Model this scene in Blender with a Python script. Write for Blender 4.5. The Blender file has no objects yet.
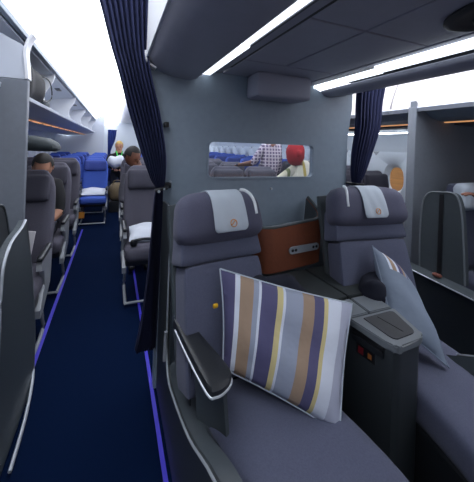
import bpy, bmesh, math, random
from mathutils import Vector, Matrix
random.seed(7)
SC = bpy.context.scene
COL = SC.collection
rad = math.radians

# ------------------------------------------------------------------ materials
def mat(name, col, rough=.6, metal=0.0, noise=0.0, nscale=60, bump=0.0, bscale=300, emit=None, estr=0, coat=0, alpha=None, sheen=0):
    m = bpy.data.materials.new(name); m.use_nodes = True
    nt = m.node_tree; b = nt.nodes['Principled BSDF']
    b.inputs['Base Color'].default_value = (*col, 1)
    b.inputs['Roughness'].default_value = rough
    b.inputs['Metallic'].default_value = metal
    b.inputs['Coat Weight'].default_value = coat
    b.inputs['Sheen Weight'].default_value = sheen
    if emit:
        b.inputs['Emission Color'].default_value = (*emit, 1); b.inputs['Emission Strength'].default_value = estr
    if noise or bump:
        tc = nt.nodes.new('ShaderNodeTexCoord')
    if noise:
        n = nt.nodes.new('ShaderNodeTexNoise'); n.inputs['Scale'].default_value = nscale; n.inputs['Detail'].default_value = 6
        nt.links.new(tc.outputs['Object'], n.inputs['Vector'])
        r = nt.nodes.new('ShaderNodeValToRGB')
        r.color_ramp.elements[0].position = .3; r.color_ramp.elements[1].position = .7
        r.color_ramp.elements[0].color = (*[c*(1-noise) for c in col], 1)
        r.color_ramp.elements[1].color = (*[min(1, c*(1+noise)) for c in col], 1)
        nt.links.new(n.outputs['Fac'], r.inputs['Fac']); nt.links.new(r.outputs['Color'], b.inputs['Base Color'])
    if bump:
        n = nt.nodes.new('ShaderNodeTexNoise'); n.inputs['Scale'].default_value = bscale; n.inputs['Detail'].default_value = 3
        nt.links.new(tc.outputs['Object'], n.inputs['Vector'])
        bp = nt.nodes.new('ShaderNodeBump'); bp.inputs['Strength'].default_value = bump; bp.inputs['Distance'].default_value = .002
        nt.links.new(n.outputs['Fac'], bp.inputs['Height']); nt.links.new(bp.outputs['Normal'], b.inputs['Normal'])
    return m

def s(r, g, b):                      # sRGB 0-255 to linear
    f = lambda c: (c/255/12.92) if c/255 <= .04045 else ((c/255+.055)/1.055)**2.4
    return (f(r), f(g), f(b))

M = {}
M['carpet'] = mat('carpet', s(5,21,50), .95, noise=.3, nscale=400, bump=.6, bscale=500)
M['carpet'].node_tree.nodes['Principled BSDF'].inputs['Specular IOR Level'].default_value = .05
M['strip'] = mat('floor_strip', s(62,54,190), .5, emit=s(50,40,235), estr=.04)
M['panel'] = mat('panel_grey', s(134,148,163), .45, noise=.04, nscale=30, bump=.08, bscale=700)
M['partition'] = mat('partition_grey', s(116,122,132), .45, noise=.04, nscale=30)
M['panel_light'] = mat('panel_light', s(196,202,214), .45)
M['panel_dark'] = mat('panel_dark', s(84,87,98), .5, noise=.04, nscale=20)
M['bin_under'] = mat('bin_underside', s(160,161,176), .45, noise=.03, nscale=15)
M['white'] = mat('white_plastic', s(232,234,240), .4)
M['wall'] = mat('sidewall', s(205,212,222), .5)
M['cream'] = mat('bin_face', s(226,220,222), .5)
M['ceil'] = mat('ceiling_white', s(238,240,248), .6)
M['glow'] = mat('ceiling_white_added_glow', (1,1,1), .5, emit=(.90,.94,1.0), estr=3.3)  # white ceiling panel, no lamp; emission stands in for light falling on it
M['glow2'] = mat('ceiling_side_added_glow', (1,1,1), .5, emit=(.90,.93,1.0), estr=1.6)  # sloped white panel; emission added for its overlit brightness
M['strip_light'] = mat('strip_light', (1,1,1), .5, emit=(.84,.92,1.0), estr=1.5)
M['cove'] = mat('window_cove', (1,1,1), .5, emit=(.88,.94,1.0), estr=9)
M['amber'] = mat('amber_strip', s(235,150,80), .5, emit=(1,.50,.22), estr=.5)
M['fab'] = mat('business_fabric', s(82,86,108), .85, noise=.10, nscale=180, bump=.5, bscale=600, sheen=.1)
M['fab2'] = mat('headrest_fabric', s(80,81,102), .8, noise=.08, nscale=180, bump=.4, bscale=600, sheen=.1)
M['egrey'] = mat('economy_fabric', s(86,84,97), .85, noise=.10, nscale=160, bump=.4, bscale=500)
M['egrey2'] = mat('economy_headrest', s(68,67,80), .8, noise=.08, nscale=160)
M['eblue'] = mat('blue_fabric', s(58,88,178), .85, noise=.1, nscale=100)
M['eblue2'] = mat('blue_headrest', s(48,66,140), .8, noise=.1, nscale=100)
M['shell'] = mat('seat_shell', s(68,75,80), .4, noise=.04, nscale=30)
M['shell_dark'] = mat('seat_shell_dark', s(48,53,57), .42)
M['navy'] = mat('navy_fabric', s(14,18,36), .9)
M['metal'] = mat('satin_metal', s(196,202,210), .32, metal=.45)
M['frame'] = mat('seat_frame', s(160,164,170), .4, metal=.3)
M['black'] = mat('black_plastic', s(22,23,27), .4)
M['dark'] = mat('dark_plastic', s(31,34,39), .42, noise=.05, nscale=50)
M['ctop'] = mat('console_top', s(112,118,124), .35)
M['cpad'] = mat('console_pad', s(54,56,60), .6, noise=.08, nscale=300)
M['table'] = mat('console_table', s(42,48,50), .6, noise=.1, nscale=200, bump=.3)
M['wood'] = mat('brown_veneer', s(126,70,48), .5, noise=.07, nscale=60)
M['cloth'] = mat('headrest_cloth', s(186,196,208), .85, bump=.3, bscale=500)
M['orange'] = mat('orange_emblem', s(215,140,50), .6)
M['yellow'] = mat('yellow_tag', s(215,165,30), .5)
M['red'] = mat('red_label', s(115,25,35), .5)
M['curtain'] = mat('curtain_fabric', s(19,27,66), .85, noise=.12, nscale=200, bump=.3)
M['curtain_b'] = mat('far_curtain_fabric', s(40,60,130), .85, noise=.12, nscale=100)
M['skin'] = mat('skin', s(190,138,112), .55, noise=.04, nscale=30)
M['skin_d'] = mat('skin_dark', s(120,76,58), .55, noise=.04, nscale=30)
M['hair'] = mat('hair', s(22,19,20), .7, noise=.2, nscale=200)
M['hair_b'] = mat('hair_blond', s(190,160,95), .7, noise=.25, nscale=150)
M['tshirt'] = mat('black_shirt', s(20,20,25), .9, noise=.1, nscale=80)
M['jeans'] = mat('trousers', s(34,38,54), .9, noise=.1, nscale=80)
M['greyshirt'] = mat('grey_shirt', s(70,70,80), .9)
M['green'] = mat('green_lanyard', s(70,200,90), .6)
M['linen'] = mat('pillow_linen', s(212,217,228), .85, bump=.3, bscale=60)
M['tan'] = mat('tan_bag', s(120,104,78), .8, noise=.15, nscale=60)
M['bag'] = mat('black_bag', s(20,20,26), .75, noise=.25, nscale=40, bump=.5, bscale=80)
M['teal'] = mat('dark_bag', s(54,62,66), .7, noise=.08, nscale=60)
M['paper'] = mat('paper', s(214,210,214), .7)
M['eye'] = mat('eye', s(30,22,20), .3)
M['lips'] = mat('lips', s(150,82,74), .5)
M['redcloth'] = mat('red_scarf', s(170,22,34), .85, noise=.2, nscale=60, bump=.5, bscale=60)
M['bluecloth'] = mat('blue_cloth', s(50,80,140), .85)
M['ground'] = mat('dry_ground', s(140,98,52), .95, noise=.25, nscale=.4)
M['led'] = mat('indicator', s(230,235,240), .3)

def glass(name, col=(1,1,1), a=.12):
    m = bpy.data.materials.new(name); m.use_nodes = True; nt = m.node_tree; nt.nodes.clear()
    o = nt.nodes.new('ShaderNodeOutputMaterial'); mx = nt.nodes.new('ShaderNodeMixShader')
    t = nt.nodes.new('ShaderNodeBsdfTransparent'); g = nt.nodes.new('ShaderNodeBsdfGlossy')
    t.inputs['Color'].default_value = (*col, 1); g.inputs['Roughness'].default_value = .05
    mx.inputs[0].default_value = a
    nt.links.new(t.outputs[0], mx.inputs[1]); nt.links.new(g.outputs[0], mx.inputs[2]); nt.links.new(mx.outputs[0], o.inputs[0])
    return m
M['glass'] = glass('clear_glass', (.96,.98,1), .05)
M['pane'] = glass('window_pane', (.9,.93,.95), .06)

def ramp_mat(name, stops, axis='X', rough=.8, coord='UV', extra=None):
    m = bpy.data.materials.new(name); m.use_nodes = True; nt = m.node_tree; b = nt.nodes['Principled BSDF']
    b.inputs['Roughness'].default_value = rough
    tc = nt.nodes.new('ShaderNodeTexCoord'); sx = nt.nodes.new('ShaderNodeSeparateXYZ')
    nt.links.new(tc.outputs[coord], sx.inputs[0])
    r = nt.nodes.new('ShaderNodeValToRGB'); r.color_ramp.interpolation = 'CONSTANT'
    e = r.color_ramp.elements
    e[0].position = stops[0][0]; e[0].color = (*stops[0][1], 1)
    e[1].position = stops[1][0]; e[1].color = (*stops[1][1], 1)
    for p, c in stops[2:]:
        k = e.new(p); k.color = (*c, 1)
    nt.links.new(sx.outputs[axis], r.inputs[0])
    nt.links.new(r.outputs['Color'], b.inputs['Base Color'])
    n = nt.nodes.new('ShaderNodeTexNoise'); n.inputs['Scale'].default_value = 14; n.inputs['Detail'].default_value = 2
    nt.links.new(tc.outputs['Object'], n.inputs['Vector'])
    bp = nt.nodes.new('ShaderNodeBump'); bp.inputs['Strength'].default_value = .6; bp.inputs['Distance'].default_value = .01
    nt.links.new(n.outputs['Fac'], bp.inputs['Height']); nt.links.new(bp.outputs['Normal'], b.inputs['Normal'])
    return m
PU, WH, TA, GR, YE, LV = s(84,82,118), s(214,220,234), s(160,136,116), s(150,158,178), s(206,192,140), s(176,180,200)
M['stripes'] = ramp_mat('striped_cotton', [(0,PU),(.115,WH),(.155,TA),(.255,GR),(.295,WH),(.315,PU),(.43,YE),(.475,WH),(.495,GR),(.625,TA),(.71,PU),(.785,YE),(.815,WH),(.915,LV)])
SAT = s(122,134,152)
M['stripes_wrap'] = ramp_mat('striped_cotton_edge', [(0,SAT),(.17,WH),(.22,TA),(.30,WH),(.35,PU),(.45,TA),(.53,GR),(.57,PU),(.62,SAT)])
def wrap_mask(m):
    nt = m.node_tree; b = nt.nodes['Principled BSDF']; l = b.inputs['Base Color'].links[0]; src = l.from_socket
    sx = [n for n in nt.nodes if n.type == 'SEPXYZ'][0]
    g = nt.nodes.new('ShaderNodeMath'); g.operation = 'GREATER_THAN'; g.inputs[1].default_value = .70
    nt.links.new(sx.outputs['Y'], g.inputs[0])
    mx = nt.nodes.new('ShaderNodeMix'); mx.data_type = 'RGBA'; mx.inputs[6].default_value = (*SAT, 1)
    nt.links.new(g.outputs[0], mx.inputs[0]); nt.links.new(src, mx.inputs[7]); nt.links.new(mx.outputs[2], b.inputs['Base Color'])
wrap_mask(M['stripes_wrap'])
M['satin'] = mat('grey_cotton', SAT, .6, noise=.06, nscale=20, bump=.5, bscale=12)

def plaid():
    m = bpy.data.materials.new('plaid_shirt'); m.use_nodes = True; nt = m.node_tree; b = nt.nodes['Principled BSDF']
    b.inputs['Roughness'].default_value = .9
    tc = nt.nodes.new('ShaderNodeTexCoord'); sx = nt.nodes.new('ShaderNodeSeparateXYZ'); nt.links.new(tc.outputs['Object'], sx.inputs[0])
    outs = []
    for ax in ('X', 'Z'):
        a = nt.nodes.new('ShaderNodeMath'); a.operation = 'MULTIPLY'; a.inputs[1].default_value = 22
        f = nt.nodes.new('ShaderNodeMath'); f.operation = 'FRACT'
        g = nt.nodes.new('ShaderNodeMath'); g.operation = 'LESS_THAN'; g.inputs[1].default_value = .33
        nt.links.new(sx.outputs[ax], a.inputs[0]); nt.links.new(a.outputs[0], f.inputs[0]); nt.links.new(f.outputs[0], g.inputs[0])
        outs.append(g)
    mx = nt.nodes.new('ShaderNodeMath'); mx.operation = 'MAXIMUM'
    nt.links.new(outs[0].outputs[0], mx.inputs[0]); nt.links.new(outs[1].outputs[0], mx.inputs[1])
    r = nt.nodes.new('ShaderNodeMix'); r.data_type = 'RGBA'
    r.inputs[6].default_value = (*s(112,98,126), 1); r.inputs[7].default_value = (*s(205,194,206), 1)
    nt.links.new(mx.outputs[0], r.inputs[0]); nt.links.new(r.outputs[2], b.inputs['Base Color'])
    return m
M['plaid'] = plaid()

# ------------------------------------------------------------------ helpers
def link(o, parent=None):
    COL.objects.link(o)
    if parent is not None: o.parent = parent
    return o
def obj(name, bm, m, parent=None, smooth=True, loc=None, ang=40):
    me = bpy.data.meshes.new(name)
    bmesh.ops.recalc_face_normals(bm, faces=bm.faces[:])
    bm.to_mesh(me); bm.free()
    for x in (m if isinstance(m, (list, tuple)) else [m]): me.materials.append(x)
    if smooth:
        for p in me.polygons: p.use_smooth = True
        me.set_sharp_from_angle(angle=rad(ang))
    o = bpy.data.objects.new(name, me)
    if loc: o.location = loc
    return link(o, parent)
def empty(name, loc=(0,0,0), rz=0):
    o = bpy.data.objects.new(name, None); o.location = loc; o.rotation_euler = (0,0,rz); o.empty_display_size = .1
    return link(o)
def tag(o, label=None, cat=None, group=None, kind=None):
    if label: o['label'] = label
    if cat: o['category'] = cat
    if group: o['group'] = group
    if kind: o['kind'] = kind
    return o
def struct(name, bm, m, **k):
    return tag(obj(name, bm, m, **k), kind='structure')
def copy_tree(o, parent=None):
    c = o.copy(); COL.objects.link(c)
    if parent is not None: c.parent = parent
    for ch in [x for x in COL.objects if x.parent == o]: copy_tree(ch, c)
    return c

def box(bm, x0, x1, y0, y1, z0, z1, bev=0, seg=2, mtx=None):
    r = bmesh.ops.create_cube(bm, size=1)
    vs = r['verts']
    for v in vs:
        v.co = Vector(((x0+x1)/2+v.co.x*(x1-x0), (y0+y1)/2+v.co.y*(y1-y0), (z0+z1)/2+v.co.z*(z1-z0)))
        if mtx: v.co = mtx @ v.co
    if bev:
        es = list({e for v in vs for e in v.link_edges})
        bmesh.ops.bevel(bm, geom=es, offset=bev, segments=seg, affect='EDGES', profile=.5)
    return bm
def rbox(bm, c, size, r, n=8, bulge=(0,0,0), mtx=None, fn=None):
    """rounded cushion: c centre, size full sizes, r edge radius, bulge added along each axis"""
    hx, hy, hz = [a/2 for a in size]; r = min(r, hx, hy, hz)*.999
    old = set(bm.verts)
    res = bmesh.ops.create_cube(bm, size=2)
    vs = res['verts']; es = list({e for v in vs for e in v.link_edges})
    bmesh.ops.subdivide_edges(bm, edges=es, cuts=n, use_grid_fill=True)
    allv = [v for v in bm.verts if v not in old]
    for v in allv:
        p = v.co.copy()
        # concentrate samples at the rim
        q = [math.copysign(abs(a)**.75, a) for a in p]
        w = Vector((q[0]*hx, q[1]*hy, q[2]*hz))
        inner = Vector((max(-(hx-r), min(hx-r, w.x)), max(-(hy-r), min(hy-r, w.y)), max(-(hz-r), min(hz-r, w.z))))
        d = w-inner
        if d.length > 1e-9: w = inner + d.normalized()*r
        u = Vector((w.x/hx, w.y/hy, w.z/hz))
        w.x += bulge[0]*u.x*(1-u.y**2)*(1-u.z**2)
        w.y += bulge[1]*u.y*(1-u.x**2)*(1-u.z**2)
        w.z += bulge[2]*u.z*(1-u.x**2)*(1-u.y**2)
        if fn: w = fn(w, u)
        w = w + Vector(c)
        v.co = mtx @ w if mtx else w
    return bm
def loft(bm, rings, closed=True, caps=True):
    R = [[bm.verts.new(p) for p in ring] for ring in rings]
    n = len(R[0])
    for a, b in zip(R, R[1:]):
        for i in range(n if closed else n-1):
            j = (i+1) % n
            bm.faces.new((a[i], a[j], b[j], b[i]))
    if closed and caps:
        bm.faces.new(R[0][::-1]); bm.faces.new(R[-1])
    return bm
def prism(bm, pts, axis, a, b):
    f = {'x': lambda p, t: (t, p[0], p[1]), 'y': lambda p, t: (p[0], t, p[1]), 'z': lambda p, t: (p[0], p[1], t)}[axis]
    return loft(bm, [[f(p, a) for p in pts], [f(p, b) for p in pts]])
def strip_solid(bm, line, th, axis, a, b):
    """thin curved sheet: polyline in the plane across axis, offset by thickness"""
    P = [Vector(p) for p in line]; off = []
    for i, p in enumerate(P):
        t = (P[min(i+1, len(P)-1)]-P[max(i-1, 0)]).normalized()
        off.append(p+Vector((-t.y, t.x))*th)
    return prism(bm, [tuple(p) for p in P]+[tuple(p) for p in off[::-1]], axis, a, b)
def tube(bm, pts, r, n=8):
    P = [Vector(p) for p in pts]; rings = []
    up = Vector((0,0,1))
    for i, p in enumerate(P):
        t = (P[min(i+1, len(P)-1)]-P[max(i-1, 0)]).normalized()
        a = t.cross(up)
        if a.length < .05: a = t.cross(Vector((0,1,0)))
        a.normalize(); b = t.cross(a)
        rr = r[i] if isinstance(r, (list, tuple)) else r
        rings.append([tuple(p+a*math.cos(k*2*math.pi/n)*rr+b*math.sin(k*2*math.pi/n)*rr) for k in range(n)])
    return loft(bm, rings)
def sph(bm, c, r, sc=(1,1,1), seg=12, mtx=None):
    res = bmesh.ops.create_uvsphere(bm, u_segments=seg, v_segments=max(6, seg*2//3), radius=r)
    for v in res['verts']:
        v.co = Vector((v.co.x*sc[0]+c[0], v.co.y*sc[1]+c[1], v.co.z*sc[2]+c[2]))
        if mtx: v.co = mtx @ v.co
    return bm
def smoothline(pts, k=4):
    """Catmull-Rom through 2D/3D points"""
    P = [Vector(p) for p in pts]; out = []
    for i in range(len(P)-1):
        a, b, c, d = P[max(i-1,0)], P[i], P[i+1], P[min(i+2, len(P)-1)]
        for j in range(k):
            t = j/k
            out.append(.5*((2*b)+(c-a)*t+(2*a-5*b+4*c-d)*t*t+(3*b-a-3*c+d)*t**3))
    out.append(P[-1]); return [tuple(v) for v in out]
def rrect(x0, x1, z0, z1, r, n=5):
    o = []
    for cx, cz, a0 in ((x1-r, z1-r, 0), (x0+r, z1-r, 90), (x0+r, z0+r, 180), (x1-r, z0+r, 270)):
        for k in range(n+1):
            a = rad(a0+90*k/n); o.append((cx+r*math.cos(a), cz+r*math.sin(a)))
    return o
NB = bmesh.new

# ------------------------------------------------------------------ camera (measured: yaw 22.6 deg, slight roll, lens shift)
cam_d = bpy.data.cameras.new('camera'); cam = bpy.data.objects.new('camera', cam_d); COL.objects.link(cam)
yaw = math.atan(123/296.); roll = math.atan(.036)
cam.matrix_world = Matrix.Translation((0,0,1.42)) @ Matrix.Rotation(-yaw, 4, 'Z') @ Matrix.Rotation(math.pi/2, 4, 'X') @ Matrix.Rotation(roll, 4, 'Z')
cam_d.sensor_width = 36; cam_d.lens = 296/482*36; cam_d.shift_y = -94.6/482; cam_d.clip_start = .02
SC.camera = cam

# ------------------------------------------------------------------ cabin shell
CX = .94                       # centre line of the aircraft
XL, XR = -1.84, 3.72
Y0, Y1 = -1.6, 17.0
struct('floor', box(NB(), XL, XR, Y0, Y1, -.05, 0), M['carpet'], smooth=False)
bm = NB(); box(bm, -.434, -.410, -.6, 5.3, 0, .004); struct('trim_1', bm, M['strip'], smooth=False)
bm = NB(); box(bm, .238, .258, -.6, 5.6, 0, .004); struct('trim_2', bm, M['strip'], smooth=False)
bm = NB(); box(bm, 1.63, 1.65, -.6, 5.3, 0, .004); struct('trim_3', bm, M['strip'], smooth=False)

# side walls: one bay per window, the opening is a real hole with a flared reveal and a pane
def window_bay(side, n, yc, pitch=.636):
    X = XR if side == 'right' else XL
    sg = 1 if side == 'right' else -1
    z0, z1 = .42, 1.42
    N = 40; a, b = .115, .17; zc = 1.03
    outer = []; hole = []; back = []
    hw = pitch/2
    for k in range(N):
        t = 2*math.pi*k/N; c, sn = math.cos(t), math.sin(t)
        m_ = max(abs(c)/hw, abs(sn)/(.5))
        ox, oz = c/m_, sn/m_
        outer.append((X, yc+ox, .92+oz))
        e = lambda A, B: (yc+A*math.copysign(abs(c)**.85, c), zc+B*math.copysign(abs(sn)**.85, sn))
        h = e(a+.05, b+.06); hole.append((X+sg*0, h[0], h[1]))
        g = e(a, b); back.append((X+sg*.07, g[0], g[1]))
    bm = NB(); loft(bm, [outer, hole, back], caps=False)
    w = tag(obj('window_%d' % n, bm, M['wall'], ang=50), kind='structure')
    bm = NB(); bm.faces.new([bm.verts.new((p[0]+sg*.002, p[1], p[2])) for p in back])
    obj('pane', bm, M['pane'], w, smooth=False)
    return w
nw = 0
for k in range(-3, 20):
    yc = 3.06+.636*k
    for side in ('right', 'left'):
        if side == 'left' and k < 0: continue
        nw += 1; window_bay(side, nw, yc)
for side, X, sg in (('right', XR, 1), ('left', XL, -1)):
    ya, yb = (.834, 15.462) if side == 'right' else (2.742, 15.462)
    bm = NB()
    box(bm, min(X, X+sg*.05), max(X, X+sg*.05), Y0, Y1, 0, .42)
    if ya > Y0: box(bm, min(X, X+sg*.05), max(X, X+sg*.05), Y0, ya, .42, 1.42)
    box(bm, min(X, X+sg*.05), max(X, X+sg*.05), yb, Y1, .42, 1.42)
    # upper sidewall curving in to the bins
    line = smoothline([(X, 1.42), (X-sg*.05, 1.55), (X-sg*.16, 1.68), (X-sg*.34, 1.76)], 4)
    strip_solid(bm, line, -.03*sg if side == 'left' else -.03, 'y', Y0, Y1)
    struct('wall_%s' % side, bm, M['wall'])
# crown above everything
bm = NB(); box(bm, XL, XR, Y0, Y1, 2.46, 2.5)
struct('ceiling', bm, M['ceil'], smooth=False)
bm = NB(); box(bm, XL, XR, Y1, Y1+.05, 0, 2.46); struct('wall_back', bm, M['wall'], smooth=False)

# ceiling of the two aisles: sloped and centre white panels, emission imitating cove lighting
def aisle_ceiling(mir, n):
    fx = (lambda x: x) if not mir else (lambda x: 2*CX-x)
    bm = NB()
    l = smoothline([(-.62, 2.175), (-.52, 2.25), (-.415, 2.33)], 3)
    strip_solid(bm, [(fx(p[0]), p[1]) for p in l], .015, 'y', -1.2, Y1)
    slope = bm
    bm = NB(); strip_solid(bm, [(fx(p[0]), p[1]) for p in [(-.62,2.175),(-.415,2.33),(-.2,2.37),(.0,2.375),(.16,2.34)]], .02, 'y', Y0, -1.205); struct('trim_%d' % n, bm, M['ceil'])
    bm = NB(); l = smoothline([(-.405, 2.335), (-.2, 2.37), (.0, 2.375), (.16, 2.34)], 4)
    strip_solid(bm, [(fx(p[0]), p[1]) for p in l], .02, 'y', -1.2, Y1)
    L = tag(obj('ceiling_added_glow', bm, M['glow']), 'long white ceiling panel with added glow above the %s aisle' % ('right' if mir else 'left'), 'ceiling panel', 'aisle ceiling panels')
    sl = obj('slope_added_glow', slope, M['glow2'], L)  # plain sloped panel, its brightness put in as emission
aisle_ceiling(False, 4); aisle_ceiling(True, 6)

# ------------------------------------------------------------------ middle bulkhead with window
BY = 1.75
bm = NB()
out = []
top = smoothline([(1.665,1.90),(1.60,1.87),(1.52,1.835),(1.40,1.832),(1.33,1.85),(1.27,1.885),(.90,1.885),(.56,1.885),(.50,1.85),(.43,1.832),(.30,1.835),(.22,1.87),(.16,1.90)], 3)
rect = [(.255,0),(1.63,0),(1.63,1.5),(1.665,1.75)]+top+[(.16,1.75),(.20,1.58),(.255,1.50)]
hole = rrect(.535, 1.325, 1.218, 1.45, .035, 6)
def holed(bm, outer, inner, y0, y1):
    for y in (y0, y1):
        vo = [bm.verts.new((p[0], y, p[1])) for p in outer]; vi = [bm.verts.new((p[0], y, p[1])) for p in inner]
        eo = [bm.edges.new((vo[i], vo[(i+1) % len(vo)])) for i in range(len(vo))]
        ei = [bm.edges.new((vi[i], vi[(i+1) % len(vi)])) for i in range(len(vi))]
        bmesh.ops.triangle_fill(bm, use_beauty=True, use_dissolve=False, edges=eo+ei)
        if y == y0: A = (vo, vi)
        else:
            for a, b in ((A[0], vo), (A[1], vi)):
                for i in range(len(a)):
                    j = (i+1) % len(a); bm.faces.new((a[i], a[j], b[j], b[i]))
holed(bm, rect, hole, BY, BY+.045)
wm = tag(obj('wall_middle', bm, M['panel'], smooth=False), kind='structure')
bm = NB()
fr_o = rrect(.529, 1.331, 1.212, 1.456, .04, 6); fr_i = rrect(.541, 1.319, 1.224, 1.444, .03, 6)
holed(bm, fr_o, fr_i, BY-.006, BY+.0)
obj('window_frame', bm, M['panel'], wm, smooth=False)
bm = NB(); box(bm, .537, 1.323, BY+.02, BY+.024, 1.22, 1.448)
obj('pane', bm, M['glass'], wm, smooth=False)
# small stud below the window
bm = NB(); tube(bm, [(.985, BY+.001, 1.145), (.985, BY-.012, 1.145)], .008, 12)
obj('stud', bm, M['metal'], wm)
bm = NB(); tube(bm, [(.31, BY+.001, 1.20), (.31, BY-.012, 1.20)], .008, 12)
obj('stud', bm, M['metal'], wm)

# ------------------------------------------------------------------ centre bins (seen from below) with strip lights
root = empty('centre_overhead_bin', (CX, 1.0, 1.85)); root.location = (0,0,0)
tag(root, 'dark grey centre overhead bins with panelled underside above the middle seats', 'overhead bin')
def mirx(line): return [(1.83-p[0], p[1]) for p in line]
l = smoothline([(.155, 1.90), (.19, 1.862), (.26, 1.825), (.377, 1.808), (.44, 1.818), (.462, 1.84)], 4)
bm = NB(); strip_solid(bm, l, .012, 'y', -.3, BY); obj('side_panel', bm, M['bin_under'], root)
bm = NB(); strip_solid(bm, mirx(l)[::-1], .012, 'y', -.3, BY); obj('side_panel', bm, M['bin_under'], root)
bm = NB(); box(bm, .148, .158, -.3, BY, 1.895, 2.34); obj('outer_face', bm, M['white'], root, smooth=False)
bm = NB(); box(bm, 1.672, 1.682, -.3, BY, 1.895, 2.34); obj('outer_face', bm, M['white'], root, smooth=False)
bm = NB(); box(bm, .158, 1.672, -.3, BY, 1.93, 2.33); obj('body', bm, M['panel_dark'], root, smooth=False)
# underside panels between the strips with dark gaps
for (xa, xb, ya, yb) in ((.545,.60,-.3,1.75),(.615,1.21,1.42,1.75),(.615,.86,.86,1.41),(.87,1.21,.86,1.41),(.615,.86,-.3,.85),(.87,1.21,-.3,.85),(1.222,1.275,-.3,1.75)):
    bm = NB(); box(bm, xa, xb, ya, yb, 1.872, 1.9, .004); obj('ceiling_panel', bm, M['bin_under'], root, smooth=False)
bm = NB(); box(bm, .462, 1.368, -.3, BY, 1.9, 1.93); obj('backing', bm, M['black'], root, smooth=False)
bm = NB(); box(bm, .60, .615, -.3, 1.6, 1.876, 1.9); obj('gap_seal', bm, M['black'], root, smooth=False)
def strip_light(x0, x1, ya, yb, lab):
    bm = NB(); box(bm, x0, x1, ya, yb, 1.85, 1.899, .004)
    tag(obj('strip_light', bm, M['strip_light'], smooth=False), lab, 'strip light', 'strip lights under the centre bins')
strip_light(.472, .532, 1.17, 1.748, 'short bright ceiling strip light on the left meeting the bulkhead above the window')
strip_light(.448, .518, -.2, 1.15, 'long bright ceiling strip light on the left, running from the jog to the photo top')
strip_light(1.300, 1.356, 1.20, 1.748, 'short bright ceiling strip light on the right meeting the bulkhead near the curtain')
strip_light(1.262, 1.340, -.2, 1.18, 'long bright ceiling strip light on the right, running from the jog to the photo edge')
bm = NB(); box(bm, .533, .545, -.3, BY, 1.86, 1.9); box(bm, 1.275, 1.299, 1.2, BY, 1.872, 1.9); obj('light_trim', bm, M['panel_dark'], root, smooth=False)
# white end clip at the bulkhead corner
bm = NB(); l = smoothline([(.135, 1.93), (.15, 1.87), (.20, 1.835)], 4); strip_solid(bm, l, .012, 'y', 1.70, 1.76)
tag(obj('corner_clip', bm, M['white'], root), 'white clip at the bulkhead corner')
# oval reading light unit
t = empty('reading_light_unit', (1.10, .50, 1.872)); tag(t, 'dark oval reading light unit set in the ceiling panel above the right seat', 'reading light')
ring = lambda a, b, z, n=32: [(a*math.cos(2*math.pi*k/n), b*math.sin(2*math.pi*k/n), z) for k in range(n)]
bm = NB(); loft(bm, [ring(.14,.20,0), ring(.14,.20,-.008), ring(.125,.18,-.014), ring(.10,.16,-.008)]); obj('housing', bm, M['dark'], t)
for yy in (-.09, 0, .09):
    bm = NB(); tube(bm, [(0, yy, -.006), (0, yy, -.022)], [.03, .024], 16); obj('lens', bm, M['black'], t)
# projecting box at top of bulkhead
t = empty('ceiling_housing', (0,0,0)); tag(t, 'rounded grey projecting box hanging under the bins at the bulkhead top', 'monitor housing')
bm = NB(); rbox(bm, (.965, 1.655, 1.80), (.385, .17, .15), .022, 8)
obj('body', bm, mat('housing_grey', s(150,152,170), .45), t)
bm = NB(); box(bm, .79, 1.14, 1.60, 1.74, 1.862, 1.876, .004); obj('mounting_flange', bm, M['bin_under'], t)

# ------------------------------------------------------------------ left bins (open) and right bins (closed)
def left_bin(ya, yb, lab):
    t = empty('overhead_bin', (0,ya,0)); L = yb-ya
    tag(t, lab, 'overhead bin', 'open overhead bins over the left seats')
    bm = NB(); strip_solid(bm, [(-.60,1.735),(-.605,1.71),(-.80,1.655),(-1.10,1.62),(-1.45,1.60),(-1.68,1.66),(-1.70,1.69)], -.014, 'y', 0, L)
    box(bm, -1.7, -.61, 0, L, 1.72, 1.735)
    obj('shelf', bm, M['panel_light'], t)
    bm = NB(); strip_solid(bm, smoothline([(-1.7,1.73),(-1.6,2.0),(-1.3,2.17),(-.62,2.17)],4), .012, 'y', 0, L); obj('bin_back', bm, M['white'], t)
    bm = NB(); box(bm, -.625, -.592, 0, L, 2.135, 2.172, .004); obj('rail', bm, M['panel'], t, smooth=False)
    bm = NB(); strip_solid(bm, smoothline([(-.635,2.135),(-.80,2.115),(-1.02,2.07)],4), .014, 'y', .03, L-.03); d = obj('door', bm, M['panel_light'], t)
    bm = NB(); box(bm, -.76, -.70, L/2-.09, L/2+.09, 2.10, 2.118, .004); obj('latch', bm, M['dark'], d, smooth=False)
    front = smoothline([(-.615,2.15),(-.63,2.05),(-.70,1.92),(-.70,1.82),(-.615,1.735)],4)
    bm = NB(); prism(bm, front+[(-1.68,1.735),(-1.6,2.0),(-1.3,2.15)], 'y', L-.03, L-.001); obj('divider', bm, M['white'], t)
    bm = NB(); box(bm, -.93, -.90, .02, L-.02, 1.628, 1.634); obj('light_strip', bm, M['amber'], t, smooth=False)
    for q in (.3, .9, 1.5):
        bm = NB(); box(bm, -.945, -.885, q, q+.05, 1.624, 1.632, .003)
        obj('call_button', bm, M['dark'], t, smooth=False)
    return t
bl = ['open overhead bin nearest the camera on the left, holding a black bag', 'second open overhead bin from the camera on the left', 'third open overhead bin from the camera on the left', 'fourth open overhead bin from the camera on the left', 'farthest open overhead bin on the left beside the far curtain']
for i in range(5): left_bin(1.9+1.86*i-.06*(i == 0), 1.9+1.86*(i+1)-.004, bl[i])

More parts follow.
